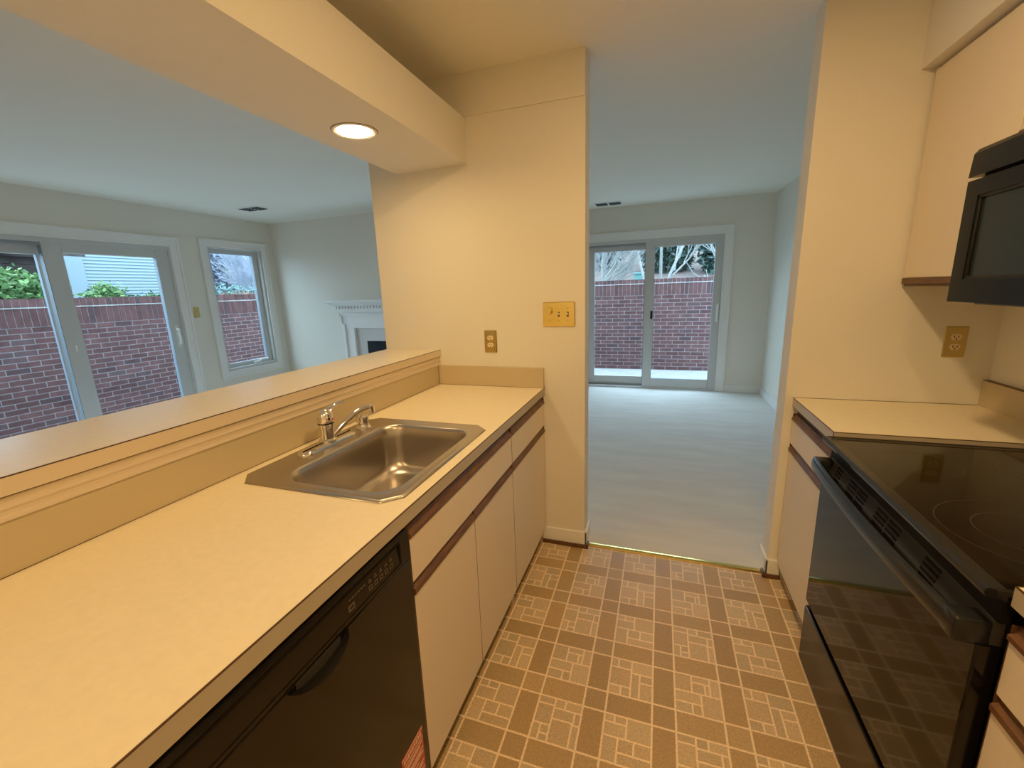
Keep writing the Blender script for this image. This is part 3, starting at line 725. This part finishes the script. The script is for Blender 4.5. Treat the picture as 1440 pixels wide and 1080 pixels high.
B('hearth', 'slip', fp, cx - .80, cx + .80, YF - .45, YF - .09, .006, .03, bev=.004)

# ------------------------------------------------------------------ outside: patio, brick walls
bm = BM(); box(bm, -7.2, XW - .16, -4, 8.2, -.2, -.10); box(bm, XW - .16, 5, YD + .16, 8.2, -.2, -.10); o = obj('patio', bm, 'concrete', None, 'structure')
bm = BM(); quad(bm, ((-60, -30, -.3), (-7.3, -30, -.3), (-7.3, 60, -.3), (-60, 60, -.3))); quad(bm, ((-7.3, 8.3, -.3), (40, 8.3, -.3), (40, 14, .6), (-7.3, 14, .6))); quad(bm, ((-7.3, 14, .6), (40, 14, .6), (40, 40, 5.2), (-7.3, 40, 5.2)))
obj('ground', bm, 'earth', None, 'structure', smooth=False)

def brick_wall(name, label, T, length, ztop, zmort, zsold, zbase=-.10):
    """T(a, d, z): a along the wall, d out of its face towards the house"""
    bm = BM(); lay = bm.loops.layers.float_color.new('tint'); R = random.Random(hash(name) % 100 if False else len(name))
    def setc(fs, c):
        for f in fs:
            for l in f.loops: l[lay] = (*c, 1)
    def block(a0, a1, z0, z1, d0, d1, c):
        v = [bm.verts.new(T(*p)) for p in ((a0, d0, z0), (a1, d0, z0), (a1, d1, z0), (a0, d1, z0), (a0, d0, z1), (a1, d0, z1), (a1, d1, z1), (a0, d1, z1))]
        setc([bm.faces.new([v[i] for i in q]) for q in ((3, 2, 1, 0), (4, 5, 6, 7), (0, 1, 5, 4), (1, 2, 6, 5), (2, 3, 7, 6), (3, 0, 4, 7))], c)
    def flat(a0, a1, z0, z1, c):
        setc([bm.faces.new([bm.verts.new(T(*p)) for p in ((a0, 0, z0), (a1, 0, z0), (a1, 0, z1), (a0, 0, z1))])], c)
    def bc():
        k = R.uniform(.78, 1.18); r = R.random()
        base = (.095, .044, .044) if r < .88 else (.075, .042, .045)
        return tuple(q * k for q in base)
    mortar = (.27, .255, .265)
    block(0, length, zbase, zmort + .002, -.20, -.004, mortar)
    block(0, length, zmort - .004, zmort + .010, -.22, .012, (.46, .45, .45))       # pale bed joint under the cap
    course = .0677; n = int((zsold - zbase) / course)
    for i in range(n + 1):
        z1 = zsold - .010 - i * course; z0 = max(z1 - .058, zbase)
        if z1 <= zbase: break
        a = -(.107 if i % 2 else 0)
        while a < length:
            flat(max(a, 0), min(a + .203, length), z0, z1, bc()); a += .213
    a = 0
    while a < length:
        block(a, min(a + .060, length), zsold, zmort - .006, -.006, .004, bc())
        block(a + .003, min(a + .063, length), zmort + .010, ztop - R.uniform(0, .006), -.21, .018, bc()); a += .0705
    block(0, length, zmort + .008, ztop - .012, -.20, .010, mortar)
    o = obj(name, bm, 'brick', None, smooth=False)
    return tag(o, label, 'wall')
brick_wall('brick_garden_wall', 'low red brick patio wall outside the living room door and narrow window', lambda a, d, z: (-7.2 + d, -4 + a, z), 12.2, 1.535, 1.422, 1.198)
brick_wall('brick_garden_wall', 'low red brick patio wall beyond the far room patio door', lambda a, d, z: (-7.0 + a, 8.2 - d, z), 11.5, 1.545, 1.462, 1.262)

# ------------------------------------------------------------------ outside: neighbours and plants
hs = thing('neighbour_house', (-16, 9, -.3), 'pale blue-white clapboard house side above the brick wall, seen through the patio door', 'house')
bm = BM(); z = .2
while z < 4.5:
    quad(bm, ((-13.97, 7.13, z), (-13.97, 10.1, z), (-14.0, 10.1, z + .085), (-14.0, 7.13, z + .085))); quad(bm, ((-13.97, 7.13, z), (-13.97, 10.1, z), (-14.0, 10.1, z), (-14.0, 7.13, z))); z += .085
obj('siding', bm, 'siding', hs, smooth=False)
B('wall_core', 'siding', hs, -18, -14.01, 6.8, 10.1, -.3, 4.5)
bm = BM(); box(bm, -14.04, -13.94, 6.78, 7.13, -.3, 4.5, bev=.005); box(bm, -14.05, -13.96, 6.90, 6.915, -.3, 4.5); obj('corner_board', bm, 'siding', hs)
bm = BM(); prism(bm, [(-18.3, 4.5), (-13.6, 4.5), (-15.8, 6.2)], 'y', 6.3, 10.3); obj('roof', bm, 'roof', hs)
sh = thing('garden_shed', (-12.5, 4.5, -.3), 'dark timber shelter with a low eave behind the green hedge', 'shed')
B('back_wall', 'darkwood', sh, -14, -13.8, -1, 6.4, -.3, 3.0)
for y in (3.55, 4.75): B('post', 'darkwood', sh, -12.08, -11.96, y, y + .12, -.3, 2.42)
bm = BM(); prism(bm, [(-14.3, 3.2), (-11.6, 2.52), (-11.6, 2.44), (-14.3, 3.1)], 'y', -1.2, 6.0); obj('roof', bm, 'roof', sh)
bm = BM(); box(bm, -12.1, -11.95, -1, 5.5, 2.28, 2.42); obj('beam', bm, 'darkwood', sh)

def leaf_ball(bm, lay, c, r, n, size, cols, R):
    for _ in range(n):
        while True:
            p = Vector((R.uniform(-1, 1), R.uniform(-1, 1), R.uniform(-1, 1)))
            if .25 < p.length < 1: break
        p = p * (.75 + .35 * R.random())
        q = Vector((c[0] + p.x * r[0], c[1] + p.y * r[1], c[2] + p.z * r[2]))
        u = Vector((R.gauss(0, 1), R.gauss(0, 1), R.gauss(0, .6))).normalized(); v = u.orthogonal().normalized()
        v = (Matrix.Rotation(R.uniform(0, 2 * PI), 3, u) @ v); s = size * R.uniform(.6, 1.3)
        f = bm.faces.new([bm.verts.new(q + u * s * a + v * s * b * .5) for a, b in ((-1, 0), (-.1, .9), (1, 0), (-.1, -.9))])
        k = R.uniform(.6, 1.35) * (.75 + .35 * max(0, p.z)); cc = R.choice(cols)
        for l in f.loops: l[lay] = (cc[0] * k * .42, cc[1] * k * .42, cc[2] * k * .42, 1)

def shrub(name, label, c, r, n, size, cols, cat='shrub', group=None, seed=1):
    R = random.Random(seed); z0 = -.3 if c[1] < 8.3 else c[2] - r[2] - .4
    t = thing(name, (c[0], c[1], z0), label, cat, group)
    bm = BM(); lay = bm.loops.layers.float_color.new('tint'); leaf_ball(bm, lay, c, r, n, size, cols, R); obj('foliage', bm, 'leaf', t, smooth=False)
    bm = BM()
    for k in range(5):
        a = R.uniform(0, 2 * PI); tube(bm, [(c[0], c[1], z0), (c[0] + math.cos(a) * r[0] * .3, c[1] + math.sin(a) * r[1] * .3, (z0 + c[2]) / 2), (c[0] + math.cos(a) * r[0] * .6, c[1] + math.sin(a) * r[1] * .6, c[2] + r[2] * .4)], [.03, .02, .008], 6)
    obj('stem', bm, 'bark', t)
    return t
G1 = [(.24, .46, .15), (.32, .55, .20), (.17, .36, .12)]
G2 = [(.16, .32, .14), (.22, .40, .18)]
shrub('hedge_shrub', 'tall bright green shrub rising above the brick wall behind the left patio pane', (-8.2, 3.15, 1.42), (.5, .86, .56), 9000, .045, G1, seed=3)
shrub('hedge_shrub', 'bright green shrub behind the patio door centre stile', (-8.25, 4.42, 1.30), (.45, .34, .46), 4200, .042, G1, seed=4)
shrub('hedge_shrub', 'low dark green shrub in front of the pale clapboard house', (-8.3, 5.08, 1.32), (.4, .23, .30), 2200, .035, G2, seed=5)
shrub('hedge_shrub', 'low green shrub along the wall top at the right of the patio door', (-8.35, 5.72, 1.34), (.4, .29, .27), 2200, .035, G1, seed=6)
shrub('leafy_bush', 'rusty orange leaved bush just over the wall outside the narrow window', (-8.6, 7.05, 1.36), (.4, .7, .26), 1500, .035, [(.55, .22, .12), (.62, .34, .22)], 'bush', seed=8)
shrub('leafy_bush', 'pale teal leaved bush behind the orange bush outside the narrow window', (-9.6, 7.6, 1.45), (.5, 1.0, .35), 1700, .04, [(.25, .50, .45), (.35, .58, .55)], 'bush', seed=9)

def tree(label, base, h, spread, seed, bark='bark', nb=5, depth=4, trunk_r=.07, group=None, stems=1, lim=620):
    R = random.Random(seed)
    t = thing('bare_tree', base, label, 'tree', group)
    tr = BM(); br = BM(); cnt = [0]
    def grow(p, d, ln, r, lev):
        q = p + d * ln
        mid = (p + q) / 2 + Vector((R.gauss(0, 1), R.gauss(0, 1), R.gauss(0, 1))) * ln * .05
        tube(tr if lev == 0 else br, [p, mid, q], [r, r * .85, r * .68], 6 if lev < 2 else 4, cap=lev == 0); cnt[0] += 1
        if lev >= depth or cnt[0] > lim: return
        for k in range(nb if lev else nb + 1):
            ax = d.orthogonal().normalized(); ax = Matrix.Rotation(R.uniform(0, 2 * PI), 3, d) @ ax
            nd = (d + ax * R.uniform(.25, 1.0) * spread + Vector((0, 0, .12))).normalized()
            s = R.uniform(.35, 1.0) if lev else R.uniform(.45, 1)
            grow(p + (q - p) * s, nd, ln * R.uniform(.5, .78), r * .58, lev + 1)
    for s in range(stems):
        a = 2 * PI * s / max(stems, 1) + R.uniform(0, 1)
        d = Vector((math.cos(a) * .35, math.sin(a) * .35, 1)).normalized() if stems > 1 else Vector((R.gauss(0, .08), R.gauss(0, .08), 1)).normalized()
        grow(Vector(base) + Vector((math.cos(a), math.sin(a), 0)) * (.08 if stems > 1 else 0), d, h * .42, trunk_r, 0); 
        cnt[0] = 0 if stems == 1 else cnt[0]
    obj('trunk', tr, bark, t); obj('branches', br, bark if bark == 'bark2' else 'twig', t)
    return t
# seen through the far patio door
tree('pale multi-stemmed bare tree behind the right pane of the far patio door', (1.55, 10.5, -.1), 4.3, .62, 11, 'bark2', 6, 4, .034, stems=5, lim=2600)
tree('pale bare tree behind the left pane of the far patio door', (-2.15, 12.2, -.1), 4.5, .6, 12, 'bark2', 6, 4, .034, stems=4, lim=2600)
tree('thin grey bare tree behind the middle of the far patio door', (-.15, 14.6, .5), 6.0, .6, 13, 'bark2', 5, 4, .05, stems=3)
tree('grey bare tree on the slope, far left behind the far patio door', (-3.4, 16.5, .9), 6.5, .7, 14, 'bark', 5, 4, .06, stems=3)
tree('grey bare tree on the slope, far right behind the far patio door', (3.0, 16.0, .8), 6.5, .6, 15, 'bark', 5, 4, .06, stems=3)
EG = [(.10, .21, .17), (.15, .27, .21), (.20, .29, .28)]
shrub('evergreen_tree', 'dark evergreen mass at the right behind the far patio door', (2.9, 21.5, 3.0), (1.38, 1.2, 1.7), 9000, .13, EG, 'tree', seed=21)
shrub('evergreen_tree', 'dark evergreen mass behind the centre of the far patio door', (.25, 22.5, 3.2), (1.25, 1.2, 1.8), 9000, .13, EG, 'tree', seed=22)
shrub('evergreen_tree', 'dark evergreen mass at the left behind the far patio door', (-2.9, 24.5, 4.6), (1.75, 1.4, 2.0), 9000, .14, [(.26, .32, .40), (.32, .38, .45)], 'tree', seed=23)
bn = thing('storage_bin', (-.62, 18.0, 1.2), 'teal bin on the slope beside the pale tree behind the far patio door', 'bin')
bm = BM(); prism(bm, [(-.95, 1.1), (-.50, 1.1), (-.45, 1.88), (-1.0, 1.88)], 'y', 18.0, 18.5); obj('body', bm, 'teal', bn)
B('lid', 'teal', bn, -1.05, -.40, 17.94, 18.54, 1.88, 1.95, bev=.02)
# seen through the narrow window
for k, (x, y, hh) in enumerate(((-11.3, 9.15, 4.2), (-14.9, 12.05, 5.0), (-19.2, 15.6, 5.8))):
    tree(['bare thicket tree nearest the brick wall outside the narrow window', 'pale bare thicket tree in the middle distance outside the narrow window', 'farthest bare thicket tree outside the narrow window'][k], (x, y, -.3), hh, .7, 31 + k, 'bark2' if k == 1 else 'bark', 6, 4, .035 + k * .008, stems=5, lim=2600)
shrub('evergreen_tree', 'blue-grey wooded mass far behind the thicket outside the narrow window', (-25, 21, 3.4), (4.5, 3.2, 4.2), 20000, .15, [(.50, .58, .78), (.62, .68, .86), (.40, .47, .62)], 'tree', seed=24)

# ------------------------------------------------------------------ world
w = bpy.data.worlds.new('overcast'); SC.world = w; w.use_nodes = True
nt = w.node_tree; N = nt.nodes; L = nt.links; bg = N['Background']
tc = N.new('ShaderNodeTexCoord'); sep = N.new('ShaderNodeSeparateXYZ'); rp = N.new('ShaderNodeValToRGB')
L.new(tc.outputs['Generated'], sep.inputs[0]); L.new(sep.outputs['Z'], rp.inputs['Fac'])
rp.color_ramp.elements[0].position = 0.; rp.color_ramp.elements[0].color = (.50, .765, 1.0, 1)
rp.color_ramp.elements[1].position = .6; rp.color_ramp.elements[1].color = (.56, .80, 1, 1)
L.new(rp.outputs['Color'], bg.inputs['Color']); bg.inputs['Strength'].default_value = 7.6

# ------------------------------------------------------------------ camera
cam = bpy.data.cameras.new('camera'); co = bpy.data.objects.new('camera', cam); link(co)
f, pitch, yaw, roll, H = 598.2236, math.radians(-12.3662), math.radians(-19.2493), math.radians(-2.0417), 1.4254
fw = Vector((math.sin(yaw) * math.cos(pitch), math.cos(yaw) * math.cos(pitch), math.sin(pitch)))
rt = Vector((math.cos(yaw), -math.sin(yaw), 0)); up = rt.cross(fw)
Rv = math.cos(roll) * rt + math.sin(roll) * up; Uv = -math.sin(roll) * rt + math.cos(roll) * up
co.matrix_world = Matrix(((Rv.x, Uv.x, -fw.x, 0), (Rv.y, Uv.y, -fw.y, 0), (Rv.z, Uv.z, -fw.z, H), (0, 0, 0, 1)))
cam.sensor_fit = 'HORIZONTAL'; cam.sensor_width = 36; cam.lens = f / 1440 * 36; cam.clip_start = .02; cam.clip_end = 200
SC.camera = co

SC.view_settings.view_transform = 'Standard'; SC.view_settings.look = 'None'
SC.view_settings.exposure = 0; SC.view_settings.gamma = 1.12
SC.cycles.max_bounces = 10; SC.cycles.diffuse_bounces = 6; SC.cycles.glossy_bounces = 4; SC.cycles.transparent_max_bounces = 12
SC.cycles.sample_clamp_indirect = 6

# repeats of one kind share a group phrase
GROUPS = {'recessed_light': 'recessed lights of the kitchen', 'ceiling_vent': 'ceiling vents', 'wall_outlet': 'brass wall outlets', 'light_switch': 'brass light switches',
          'base_cabinet': 'almond base cabinets', 'wall_cabinet': 'almond wall cabinets', 'kitchen_countertop': 'almond countertops', 'brick_garden_wall': 'brick patio walls',
          'hedge_shrub': 'green shrubs behind the patio wall', 'leafy_bush': 'bushes outside the narrow window', 'bare_tree': 'bare trees beyond the patio walls', 'evergreen_tree': 'evergreens beyond the patio walls'}
for o in C.objects:
    k = o.name.split('.')[0]
    if o.parent is None and k in GROUPS: o['group'] = GROUPS[k]
